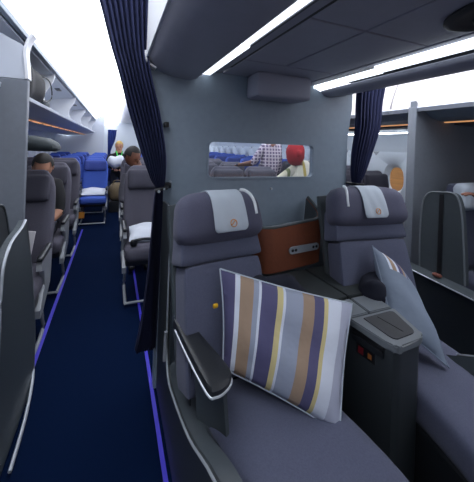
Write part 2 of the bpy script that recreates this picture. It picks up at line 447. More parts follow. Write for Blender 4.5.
def right_bin(ya, yb, lab):
    t = empty('overhead_bin', (0,ya,0)); L = yb-ya
    tag(t, lab, 'overhead bin', 'closed overhead bins over the right seats')
    bm = NB(); prism(bm, [(2.34,1.80),(2.5,1.72),(2.62,1.70),(3.3,1.70),(3.36,1.77),(3.36,2.16),(2.5,2.16)], 'y', 0, L); obj('bin_body', bm, M['panel'], t, smooth=False)
    bm = NB(); strip_solid(bm, smoothline([(2.325,1.765),(2.335,1.85),(2.40,2.02),(2.475,2.165)],5), .014, 'y', .006, L-.006); d = obj('door', bm, M['cream'], t)
    bm = NB(); strip_solid(bm, [(2.318,1.765),(2.30,1.79),(2.322,1.80)], .008, 'y', .0, L); obj('lip', bm, M['panel_light'], t)
    bm = NB(); box(bm, 2.66, 2.70, .02, L-.02, 1.692, 1.699); obj('light_strip', bm, M['amber'], t, smooth=False)
    bm = NB(); box(bm, 2.80, 3.05, .05, L-.05, 1.680, 1.70, .006); obj('service_panel', bm, M['panel_dark'], t, smooth=False)
rl = ['closed cream overhead bin on the right, nearest the photo edge', 'closed cream overhead bin on the right above the grey partition', 'closed cream overhead bin on the right beside the second curtain', 'closed cream overhead bin behind the second curtain', 'closed cream overhead bin far down the right aisle', 'farthest closed cream overhead bin on the right']
for i in range(6): right_bin(.1+1.86*i-1.7*(i == 0), .1+1.86*(i+1)-.004, rl[i])
# soft cove wash above the windows
for X, sg, lab in ((XR, 1, 'right'), (XL, -1, 'left')):
    bm = NB(); xx = X-sg*.33; box(bm, min(xx, xx-sg*.05), max(xx, xx-sg*.05), 1.85, 13.0, 1.660, 1.672)
    tag(obj('cove_light', bm, M['cove'], smooth=False), 'thin white cove light under the %s bins washing the window wall' % lab, 'cove light', 'window cove lights')

# ------------------------------------------------------------------ partitions
LPY = 2.12
bm = NB(); box(bm, XL+.002, -.476, LPY-.05, LPY, 0, 1.765, .006); struct('wall_left_partition', bm, M['partition'], smooth=False)
bm = NB(); prism(bm, [(-.482,1.768),(-.49,1.86)]+smoothline([(-.495,1.90),(-.505,1.96),(-.56,1.99),(-.64,2.03)],3)+[(-1.7,2.10),(-1.7,1.768)], 'y', LPY-.045, LPY-.004)
struct('trim_8', bm, M['panel_light'], smooth=False)
bm = NB(); strip_solid(bm, smoothline([(-.474,1.77),(-.480,1.85),(-.488,1.93),(-.475,1.99),(-.455,2.03)],3), .014, 'y', LPY-.06, LPY+.02); struct('trim_9', bm, M['white'])
RPY = 1.70
top = smoothline([(2.30,1.85),(2.36,1.80),(2.46,1.745),(2.62,1.70)],3)
bm = NB(); prism(bm, [(2.30,0)]+top+[(3.3,1.70),(3.5,1.70),(3.70,1.48),(3.715,1.3),(3.715,0)], 'y', RPY, RPY+.05); struct('wall_right_partition', bm, M['partition'], smooth=False)
bm = NB(); box(bm, 2.286, 2.299, RPY-.012, RPY+.06, 0, 1.80, .004); struct('trim_10', bm, M['partition'], smooth=True)
# far monument on the left, and a far one on the right block
bm = NB(); box(bm, XL+.01, -.33, 11.3, 11.4, 0, 2.3); struct('wall_far_left', bm, M['panel_light'], smooth=False)

# ------------------------------------------------------------------ curtains
def curtain(name, rows, m, pleats, amp, lab, yb, ny=28, power=1.0):
    """rows: (z, xleft, xright, y, amp factor)"""
    R = []
    zs = [r[0] for r in rows]
    rr = smoothline([Vector(r) for r in [(a[0], a[1], a[2]) for a in rows]], 6)
    af = smoothline([(a[3], a[4], 0) for a in rows], 6)
    n = pleats*8
    rings = []
    for (z, xl, xr), (y, k, _) in zip(rr, af):
        fr = []
        for i in range(n+1):
            u = i/n
            ph = u*pleats*2*math.pi
            fr.append((xl+(xr-xl)*u+.15*(xr-xl)/pleats*math.sin(2*ph+z*2), y+amp*k*math.sin(ph+.5*math.sin(3*u+z)), z))
        bk = [(p[0], p[1]+.004, p[2]) for p in fr[::-1]]
        rings.append(fr+bk)
    bm = NB(); loft(bm, rings)
    return tag(obj(name, bm, m, ang=70), lab, 'curtain')
c1 = curtain('divider_curtain', [(2.34,-.165,.155,1.72,1), (2.18,-.098,.15,1.72,1), (1.95,-.035,.155,1.715,1), (1.80,.01,.175,1.70,1), (1.62,.06,.222,1.70,1), (1.49,.100,.250,1.70,.9), (1.35,.145,.270,1.69,.8), (1.22,.195,.272,1.69,.6), (1.165,.225,.262,1.69,.45), (1.10,.215,.262,1.69,.55), (.80,.20,.26,1.69,.8), (.5,.175,.255,1.69,.9), (.28,.140,.252,1.69,1)],
             M['curtain'], 9, .022, 'dark blue pleated curtain tied back at the bulkhead edge beside the left aisle', 1.7)
bm = NB(); tube(bm, [(.215,1.655,1.165),(.245,1.652,1.172),(.275,1.66,1.175),(.285,1.70,1.175),(.275,1.735,1.175)], .010, 8); obj('tie_band', bm, M['black'], c1)
bm = NB(); rbox(bm, (.285,1.735,1.18), (.06,.03,.035), .01, 3); obj('tie_clip', bm, M['black'], c1)
bm = NB(); tube(bm, [(.234,1.662,1.160),(.234,1.640,1.160)], .008, 10); obj('snap', bm, M['metal'], c1)
bm = NB(); tube(bm, [(.262,1.662,1.172),(.262,1.644,1.172)], .006, 10); obj('snap', bm, M['metal'], c1)
bm = NB(); box(bm, .26,.285,1.70,1.745,1.515,1.545,.004); obj('magnet', bm, M['black'], c1)
c2 = curtain('divider_curtain', [(1.99,1.70,1.965,1.72,1), (1.80,1.69,1.925,1.72,1), (1.6,1.672,1.885,1.70,1), (1.4,1.645,1.815,1.70,.9), (1.26,1.63,1.75,1.69,.7), (1.17,1.64,1.70,1.69,.5), (1.1,1.63,1.70,1.69,.6), (.7,1.62,1.73,1.69,.9), (.28,1.62,1.75,1.69,1)],
             M['curtain'], 7, .02, 'dark blue curtain tied back at the right end of the bulkhead beside the window seats', 1.7)
bm = NB(); tube(bm, [(1.71,1.655,1.17),(1.68,1.650,1.172),(1.645,1.655,1.175),(1.625,1.735,1.175)], .010, 8); obj('tie_band', bm, M['black'], c2)
curtain('divider_curtain', [(1.76,-.17,.06,9,1), (1.5,-.17,.03,9,1), (1.25,-.16,-.05,9,.7), (1.05,-.16,-.08,9,.5), (.3,-.17,-.02,9,1)], M['curtain_b'], 5, .03, 'small blue curtain far down the left aisle behind the blue seat', 9)

# ------------------------------------------------------------------ economy seats
def economy_seat(fabric, head, lab, cat='airline seat'):
    t = empty('airline_seat'); tag(t, lab, cat)
    back = Matrix.Translation((0,.02,.44)) @ Matrix.Rotation(rad(-11), 4, 'X')
    def shp(w, u):
        if w.z > 0: w.x *= 1-.30*max(0, u.z)**5
        w.y += .03*abs(u.x)**2*(-1)*(1 if u.y < 0 else .2)
        return w
    bm = NB(); rbox(bm, (0,0,.37), (.43,.10,.76), .045, 8, (0,.012,0), back, shp); obj('backrest', bm, fabric, t)
    def wing(w, u):
        w.y -= .045*max(0, abs(u.x)-.45)**1.2*1.8
        return w
    bm = NB(); rbox(bm, (0,-.062,.60), (.37,.08,.21), .038, 8, (0,.01,0), back, wing); h = obj('headrest', bm, head, t)
    bm = NB(); rbox(bm, (0,-.235,.44), (.42,.48,.13), .05, 7, (0,0,.012)); obj('seat_cushion', bm, fabric, t)
    bm = NB(); rbox(bm, (0,-.20,.35), (.40,.40,.07), .02, 3); obj('seat_base', bm, M['dark'], t)
    for sx in (-1, 1):
        bm = NB(); rbox(bm, (sx*.208,-.20,.635), (.042,.34,.035), .016, 5); a = obj('armrest', bm, M['dark'], t)
        bm = NB(); prism(bm, [(-.02,.60),(-.30,.615),(-.35,.60),(-.36,.56),(-.27,.53),(-.24,.42),(-.36,.30),(-.36,.25),(-.28,.25),(-.05,.36),(-.02,.45)], 'x', sx*.206-.016, sx*.206+.016); obj('side_frame', bm, M['frame'], a, smooth=False)
        bm = NB(); tube(bm, smoothline([(sx*.17,-.06,.32),(sx*.185,-.10,.15),(sx*.19,-.08,.02),(sx*.19,-.40,.02),(sx*.19,-.47,.035)],3), .013, 8); obj('leg', bm, M['frame'], t)
    bm = NB(); tube(bm, [(-.19,-.47,.035),(.19,-.47,.035)], .011, 8); obj('foot_bar', bm, M['frame'], t)
    bm = NB(); rbox(bm, (0,.058,.30), (.34,.02,.34), .01, 3, mtx=back); obj('seat_pocket', bm, M['dark'], t)
    return t
grey0 = economy_seat(M['egrey'], M['egrey2'], 'x')
blue0 = economy_seat(M['eblue'], M['eblue2'], 'x')
used = {}
def put(proto, x, y, lab, grp, sc=1):
    key = proto.name
    o = proto if key not in used else copy_tree(proto)
    used[key] = 1
    o.location = (x, y, 0); o.scale = (1,1,sc); o['label'] = lab; o['group'] = grp
    return o
G1 = 'grey seats of the left block'; G2 = 'grey seats of the middle block'; G3 = 'grey seats of the right block'
G4 = 'blue seats of the left block'; G5 = 'blue seats of the middle block'; G6 = 'blue seats of the right block'
LX = -.630
seatL = [put(grey0, LX, 2.62, 'grey aisle seat on the left, nearest the tall partition, hiding the man behind', G1),
         put(grey0, LX, 3.57, 'grey aisle seat on the left holding the seated man in black', G1),
         put(grey0, LX, 4.52, 'grey aisle seat on the left, just in front of the blue seat', G1)]
put(grey0, LX-.46, 4.52, 'grey seat inside the third left row, beyond the man', G1)
CXs = [.325, .79, 1.245, 1.70-.02]
rown = ['first row behind the bulkhead', 'second row behind the bulkhead', 'third row behind the bulkhead']
for r, y in enumerate((3.17, 4.12, 5.07)):
    for c, x in enumerate(CXs):
        if r == 0 and c == 0: lab = 'grey aisle seat in the middle block with a white pillow on its cushion'
        elif r == 1 and c == 0: lab = 'grey aisle seat in the middle block under the slumped dark-haired passenger'
        else: lab = 'grey middle-block seat in the %s, %s' % (rown[r], ('on the left aisle', 'second from the left aisle', 'third from the left aisle', 'on the right aisle')[c])
        put(grey0, x, y, lab, G2)
for r, y in enumerate((2.62, 3.57, 4.52)):
    for c in range(3):
        x = 2.56+.465*c-.08*(r == 0)
        if r == 0 and c == 2: continue
        lab = 'grey right-block seat %s, %s' % (('just behind the grey partition', 'in the second row behind the grey partition', 'in the third row behind the grey partition')[r], ('on the aisle', 'in the middle', 'beside the window')[c])
        put(grey0, x, y, lab, G3)
put(blue0, -.30, 6.0, 'bright blue aisle seat facing the camera with a white pillow on it', G4, .93)
put(blue0, -.77, 6.0, 'bright blue seat beside the aisle one, left of it', G4, .93)
put(blue0, -1.24, 6.0, 'bright blue seat by the left window wall, same row as the pillow seat', G4, .93)
for r in range(1, 5):
    for c in range(3):
        put(blue0, -.36-.47*c, 6.0+.85*r, 'blue seat in the rows hidden behind the front blue row on the left', 'blue seats behind the front left blue row', .93)
for r in range(0, 7):
    for c in range(3):
        put(blue0, .66+.47*c, 6.1+.85*r, 'blue seat in the far middle rows seen through the bulkhead window', G5, 1.0)
        put(blue0, 2.62+.45*c, 5.5+.85*r, 'blue seat in the far right rows near the window wall', G6, 1.0)

# things on the economy seats
def soft_pillow(name, corners, thick, m, lab, cat='pillow', n=14, parts=None, wrinkle=.006, piping=None, group=None, skew=0):
    A, B, C_, D = [Vector(c) for c in corners]      # TL, TR, BR, BL
    nrm = (B-A).cross(D-A).normalized()
    bm = NB(); uv = bm.loops.layers.uv.new('uv')
    grid = {}
    for sd in (1, -1):
        for i in range(n+1):
            for j in range(n+1):
                u, v = i/n, j/n
                if sd == -1 and (i in (0, n) or j in (0, n)):
                    grid[(sd, i, j)] = grid[(1, i, j)]; continue
                # pinch edges inwards between the corners
                uu = u+.02*(.5-u)*2*math.sin(math.pi*v)*(abs(2*u-1)**2)
                vv = v+.02*(.5-v)*2*math.sin(math.pi*u)*(abs(2*v-1)**2)
                p = A*(1-uu)*(1-vv)+B*uu*(1-vv)+C_*uu*vv+D*(1-uu)*vv
                h = (max(0, 1-abs(2*u-1)**2.4)*max(0, 1-abs(2*v-1)**2.4))**.55
                w = wrinkle*(math.sin(9*u+5*v)+math.sin(4*u-13*v+sd))*h
                p = p+nrm*(sd*thick*.5*h+w)
                grid[(sd, i, j)] = bm.verts.new(p)
    for sd in (1, -1):
        for i in range(n):
            for j in range(n):
                ids = [(i,j),(i+1,j),(i+1,j+1),(i,j+1)]
                if sd == -1: ids = ids[::-1]
                f = bm.faces.new([grid[(sd, *k)] for k in ids])
                for lp, k in zip(f.loops, ids): lp[uv].uv = (k[0]/n+skew*k[1]/n, 1-k[1]/n)
    o = tag(obj(name, bm, m, ang=80), lab, cat, group)
    if piping:
        P = []
        rim = [(i, 0) for i in range(n)]+[(n, j) for j in range(n)]+[(i, n) for i in range(n, 0, -1)]+[(0, j) for j in range(n, 0, -1)]
        for (i, j) in rim+[rim[0]]:
            u, v = i/n, j/n
            uu = u+.02*(.5-u)*2*math.sin(math.pi*v)*(abs(2*u-1)**2); vv = v+.02*(.5-v)*2*math.sin(math.pi*u)*(abs(2*v-1)**2)
            P.append(A*(1-uu)*(1-vv)+B*uu*(1-vv)+C_*uu*vv+D*(1-uu)*vv)
        bm = NB(); tube(bm, P, .0035, 6); obj('piping', bm, piping, o)
    return o
soft_pillow('pillow', [(.16,3.07,.60),(.50,3.08,.62),(.50,2.78,.535),(.15,2.80,.535)], .11, M['linen'], 'white pillow lying on the grey aisle seat of the middle block')
soft_pillow('pillow', [(-.50,5.95,.56),(-.10,5.95,.56),(-.12,5.62,.50),(-.49,5.62,.50)], .10, M['linen'], 'white pillow lying on the bright blue aisle seat')
bm = NB(); pts = smoothline([(.18,2.74,.55),(.22,2.70,.575),(.28,2.70,.58),(.34,2.71,.57),(.40,2.72,.55)],3); tube(bm, pts, .012, 8)
h = tag(obj('headset', bm, M['dark']), 'dark headset lying in front of the white pillow on the grey seat', 'headphones')
for xx in (.19, .39):
    bm = NB(); rbox(bm, (xx,2.735,.54), (.06,.045,.06), .02, 4); obj('ear_cup', bm, M['black'], h)
bm = NB(); box(bm, -.545,-.465,2.255,2.262,.60,.83,.002,mtx=Matrix.Translation((0,0,0)) @ Matrix.Translation((-.50,2.28,.7)) @ Matrix.Rotation(rad(8),4,'Y') @ Matrix.Translation((.50,-2.28,-.7)))
tag(obj('leaflet', bm, M['paper'], smooth=False), 'white leaflet standing beside the armrest of the nearest left grey seat', 'leaflet')
bm = NB(); box(bm, -.64,-.58,3.10,3.32,.60,.80,.004); tag(obj('leaflet', bm, M['paper'], smooth=False), 'white paper held by the seated man in black', 'leaflet')
bm = NB(); box(bm, -.55,-.42,5.55,5.60,.12,.22,.008); tag(obj('storage_box', bm, M['orange'], smooth=False), 'small orange box under the bright blue aisle seat', 'box')

# ------------------------------------------------------------------ business seats
def business_seat(loc, rz, lab, width=.44, side=1, cdx=.03, pdx=0, pw=.46, cw=.17):
    t = empty('business_seat', loc, rz); tag(t, lab, 'airline seat', 'business seats either side of the console')
    W = width
    # local frame: faces -Y, origin on the floor below the bottom of the backrest
    tilt = Matrix.Translation((0,.03,.47)) @ Matrix.Rotation(rad(-17), 4, 'X')
    def taper(w, u):
        w.x *= 1-.06*u.z
        w.y -= .035*u.x**2*(1 if u.y < 0 else 0)
        return w
    bm = NB(); rbox(bm, (0,0,.195), (W,.11,.47), .022, 8, (0,.012,.0), tilt, taper); obj('backrest', bm, M['fab'], t)
    bm = NB(); rbox(bm, (0,.0,.52), (W*.965,.11,.178), .018, 8, (0,.01,0), tilt, taper); obj('upper_back', bm, M['fab'], t)
    def hr(w, u):
        w.y -= .035*abs(u.x)**2.5
        w.x *= 1+.05*(-u.z)
        if u.z > .2: w.z -= .02*abs(u.x)**3
        return w
    bm = NB(); rbox(bm, (0,-.035,.628), (W*1.06,.15,.228), .062, 9, (0,.015,.006), tilt, hr); hd = obj('headrest', bm, M['fab2'], t)
    # cloth over the headrest
    bm = NB(); n = 12; wd = cw
    prof = [(.085,.66),(.075,.74),(.045,.785),(-.01,.803),(-.07,.797),(-.112,.765),(-.130,.71),(-.136,.66),(-.138,.625),(-.134,.605)]
    prof = smoothline([(a, b-.050-.01*(a > 0)) for a, b in prof], 3)
    rings = []
    for k, (yy, zz) in enumerate(prof):
        f = k/(len(prof)-1); ww = wd*(1 if f < .88 else math.sqrt(max(.0, 1-((f-.88)/.12)**2*.35)))
        fr = [((i/n-.5)*ww+cdx, yy-.002*math.sin(i*1.3+zz*20)-.006*abs(i/n-.5), zz+.0) for i in range(n+1)]
        bk = [(p[0], p[1]+(.003 if yy < 0 else -.003), p[2]-.003) for p in fr[::-1]]
        rings.append([tuple(tilt @ Vector(p)) for p in fr+bk])
    loft(bm, rings); cv = obj('headrest_cover', bm, M['cloth'], t, ang=60); cv['label'] = 'white headrest cloth with an orange emblem'
    # orange ring emblem with a wing stroke
    cpt = Vector((cdx+.008,-.142,.588)); 
    bm = NB(); tube(bm, [tuple(tilt @ (cpt+Vector((.016*math.cos(a*math.pi/8), -.001, .016*math.sin(a*math.pi/8))))) for a in range(17)], .0018, 6)
    tube(bm, [tuple(tilt @ (cpt+Vector(p))) for p in ((-.011,-.001,-.006),(-.002,-.001,-.001),(.004,-.001,.008),(.011,-.001,.009))], .002, 6); obj('emblem', bm, M['orange'], cv)
    # reading lamp arm at the side of the headrest
    bm = NB(); tube(bm, [tuple(tilt @ Vector(p)) for p in smoothline([(side*.135,-.065,.745),(side*.145,-.09,.738),(side*.158,-.118,.71),(side*.168,-.128,.665),(side*.170,-.128,.62)],3)], .0085, 8)
    lm = obj('reading_lamp', bm, M['led'], t)
    # seat pan
    def pan(w, u):
        w.z += .015*abs(u.x)**3*(1 if u.z > 0 else 0)-.03*max(0,-u.y)**3
        return w
    bm = NB(); rbox(bm, (pdx,-.33,.372), (pw,.66,.15), .055, 10, (0,0,.014), None, pan); obj('seat_cushion', bm, M['fab'], t)
    bm = NB(); rbox(bm, (pdx,-.88,.345), (pw-.02,.40,.15), .05, 8, (0,0,.01)); obj('leg_rest', bm, M['fab'], t)
    bm = NB(); box(bm, -.17, .17, -.95, .10, .0, .31, .02); obj('seat_base', bm, M['dark'], t, smooth=False)
    # back shell
    bm = NB(); rbox(bm, (0,.075,.34), (W*1.0,.05,.74), .02, 6, (0,0,0), tilt); obj('back_shell', bm, M['shell'], t)
    return t
SL = business_seat((.488,1.165,0), rad(8), 'grey-purple business seat on the left of the console, with large striped pillow', .405, 1, .025, .07, .47)
SR = business_seat((1.400,1.20,0), rad(-7), 'grey-purple business seat on the right of the console, with a side-on pillow', .485, -1, .01, .035, .43, .155)
bm = NB(); rbox(bm, (-.05,-.052,.165), (.022,.012,.018), .005, 3); tg = obj('fastener_tag', bm, M['yellow'], SL); tg.location = (-.035,.042,.60)
# navy blanket behind the pillows
def blanket(name, c, size, rz, lab):
    def fn(w, u):
        w.z += .012*math.sin(w.x*40+w.y*25); w.x += .008*math.sin(w.z*60); return w
    bm = NB(); rbox(bm, (0,0,0), size, size[2]*.45, 9, (0,0,.01), Matrix.Translation(c) @ Matrix.Rotation(rz,4,'Z') @ Matrix.Rotation(rad(-20),4,'X'), fn)
    tag(obj(name, bm, M['navy']), lab, 'blanket')
blanket('blanket', (.72,1.19,.71), (.30,.16,.20), rad(-25), 'folded navy blanket behind the big striped pillow')
blanket('blanket', (1.30,1.15,.69), (.20,.15,.13), rad(20), 'folded navy blanket on the right seat behind the side-on pillow')

soft_pillow('striped_pillow', [(.450,1.230,.877),(.983,.990,.752),(.760,.803,.432),(.425,1.085,.545)], .15, M['stripes'], 'large pillow with purple, tan, yellow and white stripes leaning on the left seat', 'pillow', n=20, piping=M['cloth'], wrinkle=.005, skew=.055)
soft_pillow('grey_pillow', [(1.345,1.225,.895),(1.53,1.19,.76),(1.40,.835,.475),(1.235,1.00,.62)], .12, [M['stripes_wrap']], 'grey pillow with a striped edge standing side-on against the right seat', 'pillow', n=20, piping=M['satin'], wrinkle=.006)

# seat shells
def side_shell(mir, lab):
    fx = (lambda x: x) if not mir else (lambda x: 1.83-x)
    t = empty('seat_surround', (fx(.27),1.2,0)); tag(t, lab, 'seat shell', 'shells on the outer sides of the pair')
    ox, oy = fx(.27), 1.2
    crest = smoothline([(1.735,1.09),(1.66,1.095),(1.55,1.10),(1.50,1.085),(1.475,1.0),(1.47,.80),(1.475,.55),(1.46,.40),(1.40,.315),(1.28,.325),(1.00,.405),(.72,.545),(.45,.60),(.2,.60)],4)
    def X(a): return fx(a)-ox
    lo, hi = sorted((X(.27), X(.285)))
    bm = NB(); prism(bm, [(y-oy,z) for y,z in crest]+[(.2-oy,.02),(1.735-oy,.02)], 'x', lo, hi); obj('outer_panel', bm, M['shell_dark'], t, smooth=False)
    bm = NB(); tube(bm, [(X(.272), y-oy, z) for y, z in crest[8:]], .0045, 6); obj('silver_trim', bm, M['metal'], t)
    # inner ledge between the trim and the cushion
    bm = NB(); C2 = [(y, z) for y, z in crest if y < 1.44 and z < .62]
    iz = lambda y: .40 if y > .9 else .40+(.9-y)*.12
    loft(bm, [[(X(.285), y-oy, z-.004),(X(.33), y-oy, max(z, iz(y))*.5+z*.5+.012),(X(.365), y-oy, iz(y)+.01),(X(.365), y-oy, .03),(X(.285), y-oy, .03)] for y, z in C2]); obj('inner_ledge', bm, M['shell'], t)
    bm = NB(); tube(bm, [(X(.266),1.46-oy,.50),(X(.262),1.46-oy,.36)], .009, 8); obj('hinge', bm, M['frame'], t)
    return t
sh = side_shell(False, 'dark grey seat shell with silver trim and raised armrest on the left aisle side')
P = [p[:2] for p in smoothline([(.262,1.275),(.272,1.298),(.298,1.302),(.318,1.28),(.352,1.12),(.388,.95),(.386,.905),(.352,.874),(.318,.866),(.297,.890),(.276,1.08),(.262,1.275)],4)[:-1]]
P = P[::-1]
PL = [(x-.27, y-1.2) for x, y in P]
def grow(pts, k):
    cx = sum(p[0] for p in pts)/len(pts); cy = sum(p[1] for p in pts)/len(pts)
    return [(cx+(x-cx)*k, cy+(y-cy)*k) for x, y in pts]
bm = NB(); loft(bm, [[(x,y,.628) for x,y in grow(PL,.96)],[(x,y,.634) for x,y in PL],[(x,y,.655) for x,y in PL],[(x,y,.664) for x,y in grow(PL,.95)],[(x,y,.668) for x,y in grow(PL,.80)]]); ar = obj('armrest', bm, M['dark'], sh, ang=35)
bm = NB(); tube(bm, [(x,y,.636) for x,y in (PL+PL)[43:43+0]+PL[:22][::-1]], .0045, 8); obj('silver_edge', bm, M['metal'], ar)
bm = NB(); loft(bm, [[(.052,-.14,.36),(.115,-.30,.36),(.125,-.30,.36),(.064,-.12,.36)],[(.035,-.10,.63),(.095,-.26,.63),(.11,-.26,.63),(.05,-.09,.63)]]); obj('armrest_support', bm, M['shell'], ar, smooth=False)
bm = NB(); box(bm, .030,.034,-.10,.02,.42,.60,.002); obj('control_panel', bm, M['black'], ar, smooth=False)
bm = NB(); tube(bm, [(.034,-.03,.54),(.024,-.03,.54)], .008, 10); obj('button', bm, M['led'], ar)
side_shell(True, 'dark grey seat shell with silver trim between the right seat and the right aisle')

# brown storage tray between headrests
t = empty('storage_tray', (1.0,1.6,.70)); tag(t, 'brown veneered open storage tray between the two business headrests', 'storage tray')
outl = [(.735,1.715)]+smoothline([(.735,1.60),(.745,1.53),(.785,1.485),(.85,1.475)],4)+smoothline([(1.20,1.525),(1.255,1.545),(1.275,1.60),(1.275,1.715)],4)
O = [(x-1.0,y-1.6) for x,y in outl]
I = []
for x, y in O: I.append((x*.91+.0, y+.018 if y < .0 else y))
hz = lambda y: .255
bm = NB(); loft(bm, [[(x*.93+.01,y,0) for x,y in O],[(x,y,.245) for x,y in O]]);  
bm2 = NB()
R = []
N_ = len(O)
def ringopen(a, za): return [(x,y,za) for x,y in a]
bm.free()
def lean(x, y, f): return (x*(.90+.10*f)+.01*(1-f), y)
bm = NB()
hh = lambda x, y: .255+.02*(x+.25)/.5+max(0, y+.075)*(.55 if x > 0 else .45)
vo0 = [(*lean(x,y,0),0) for x,y in O]; vo1 = [(*lean(x,y,1),hh(x,y)) for x,y in O]
loft(bm, [vo0, vo1, [(x,y,hh(x,y)) for x,y in I], [(x*.9,y,.03) for x,y in I]], closed=False)
obj('outer_wall', bm, M['wood'], t, ang=50)
bm = NB(); loft(bm, [[(x*.992,y+.004,hh(x,y)-.003) for x,y in I], [(x*.9,y+.004,.028) for x,y in I]], closed=False); obj('lining', bm, M['shell'], t)
bm = NB(); tube(bm, [((x+i[0])/2,(y+i[1])/2,hh(x,y)+.002) for (x,y),i in zip(O,I)], .0115, 8); obj('rim', bm, M['shell'], t)
bm = NB(); prism(bm, [(x*.9,y) for x,y in I], 'z', 0, .03); obj('tray_floor', bm, M['shell_dark'], t, smooth=False)
# metal latch plate with two pairs of dark slots
pm = Matrix.Translation((.085,-.105,.118)) @ Matrix.Rotation(rad(7.5),4,'Z') @ Matrix.Rotation(rad(0),4,'X')
bm = NB(); r_ = rrect(-.118,.118,-.021,.021,.02,5); loft(bm, [[tuple(pm @ Vector((x,0,z))) for x,z in r_],[tuple(pm @ Vector((x,-.008,z))) for x,z in r_]]); pl = obj('latch_plate', bm, mat('latch_grey', s(150,156,164), .4), t, smooth=False)
for xx in (-.095,-.070,.070,.095):
    bm = NB(); r_ = rrect(xx-.009,xx+.009,-.008,.008,.007,4); loft(bm, [[tuple(pm @ Vector((x,-.008,z))) for x,z in r_],[tuple(pm @ Vector((x,-.0095,z))) for x,z in r_]]); obj('slot', bm, M['black'], pl, smooth=False)

# console
t = empty('centre_console', (1.0,1.1,0)); tag(t, 'dark grey centre console with padded lid between the two business seats', 'console')
def pz(bm, pts, z0, z1, bev=0):
    prism(bm, [(x-1.0,y-1.1) for x,y in pts], 'z', z0, z1)
    if bev: bmesh.ops.bevel(bm, geom=bm.edges[:], offset=bev, segments=2, affect='EDGES')
    return bm
body = [(.80,1.47),(.87,1.18),(.985,.99),(1.005,.83)]+smoothline([(1.012,.805),(1.03,.795),(1.05,.795)],3)+smoothline([(1.145,.806),(1.165,.812),(1.182,.84)],3)+[(1.22,.95),(1.24,1.10),(1.285,1.47)]
bm = NB(); pz(bm, body, 0, .655); obj('body', bm, M['shell_dark'], t, ang=30)
lid = [(.975,1.0),(1.0,.83)]+smoothline([(1.004,.805),(1.016,.790),(1.04,.786)],3)+smoothline([(1.15,.797),(1.178,.806),(1.196,.83)],3)+[(1.245,.985),(1.24,1.0)]
bm = NB(); pz(bm, lid, .655, .685, .006); obj('lid', bm, M['ctop'], t, ang=50)
cx_, cy_ = 1.09, .925
pad = [(1.035,.975)]+smoothline([(1.035,.85),(1.04,.828),(1.055,.82)],3)+smoothline([(1.14,.825),(1.16,.832),(1.172,.85)],3)+smoothline([(1.205,.95),(1.208,.968),(1.195,.978)],3)
bm = NB(); pz(bm, pad, .680, .689); lidp = obj('pad', bm, M['cpad'], t, smooth=False)
bm = NB(); tube(bm, [(.10,-.14,.690),(.115,-.255,.690)], .0015, 6); obj('seam', bm, M['black'], lidp)
bm = NB(); pz(bm, [(.905,1.12),(.965,1.01),(1.10,1.01),(1.11,1.14)], .655, .683, .004); obj('side_lid', bm, M['ctop'], t, smooth=False)
bm = NB(); pz(bm, [(1.118,1.14),(1.108,1.01),(1.245,1.01),(1.255,1.14)], .655, .683, .004); obj('side_lid', bm, M['ctop'], t, smooth=False)
bm = NB(); pz(bm, [(.81,1.47),(.875,1.16),(.90,1.125),(1.105,1.148),(1.09,1.50)], .655, .690, .003); obj('table_leaf', bm, M['table'], t, smooth=False)
bm = NB(); pz(bm, [(1.098,1.50),(1.113,1.148),(1.258,1.145),(1.285,1.50)], .655, .690, .003); obj('table_leaf', bm, M['table'], t, smooth=False)
# slot and coloured label on the left side, towards the camera
def side_pt(f, z, off=0):
    a = Vector((1.004,.835)); b = Vector((.985,.985)); p = a+(b-a)*f; n = Vector((-(b-a).y, (b-a).x)).normalized()
    p = p+n*off
    return (p.x-1.0, p.y-1.1, z)
def side_box(f0, f1, z0, z1, o0, o1):
    bm = NB(); loft(bm, [[side_pt(f0,z0,o),side_pt(f1,z0,o),side_pt(f1,z1,o),side_pt(f0,z1,o)] for o in (o0,o1)]); return bm
obj('slot', side_box(.02,.98,.636,.654,-.004,.004), M['black'], t, smooth=False)
obj('grip', side_box(.02,.98,.612,.634,-.004,.010), M['dark'], t, smooth=False)
lb = obj('warning_label', side_box(.28,.85,.56,.60,-.002,.002), M['black'], t, smooth=False); lb['label'] = 'small dark label with a red and an orange symbol'
obj('red_symbol', side_box(.62,.78,.566,.594,.002,.003), M['red'], lb, smooth=False)
obj('orange_symbol', side_box(.36,.48,.570,.590,.002,.003), mat('amber_symbol', s(150,90,40), .5), lb, smooth=False)
bm = NB(); box(bm, .165,.18,-.27,-.22,.18,.33,.004); obj('side_handle', bm, M['frame'], t, smooth=False)

# near-left business shells at the photo edge
t = empty('seat_surround', (-.42,1.6,0)); tag(t, 'dark grey leaf-shaped seat shell with silver rim at the left photo edge', 'seat shell')
crest = smoothline([(.150,1.018),(.085,.996),(-.063,.975),(-.147,.915),(-.172,.818),(-.18,.60),(-.175,.02)],4)
bk = smoothline([(.44,.04),(.43,.30),(.35,.58),(.28,.76),(.20,.93),(.150,1.018)],4)
bm = NB(); prism(bm, crest+[(.44,.0)]+bk[:-1], 'x', .0,.03); obj('outer_panel', bm, M['shell'], t, smooth=False)
bm = NB(); tube(bm, [(.028,y,z) for y,z in crest], .006, 6); obj('silver_rim', bm, M['metal'], t)
bm = NB(); tube(bm, [(.030,y,z) for y,z in bk], .004, 6); obj('rear_rim', bm, M['ctop'], t)
bm = NB(); tube(bm, smoothline([(.022,.46,.08),(.04,.36,.05),(.055,.15,.02),(.06,-.1,.015)],4), .008, 6); obj('floor_rail', bm, M['metal'], t)
t = empty('seat_surround', (-.54,1.6,0)); tag(t, 'dark curved privacy wing at the very left photo edge', 'seat shell')
crest = smoothline([(.38,.40),(.34,.816),(.295,.937),(.238,1.044),(.16,1.095),(-.1,1.11)],4)
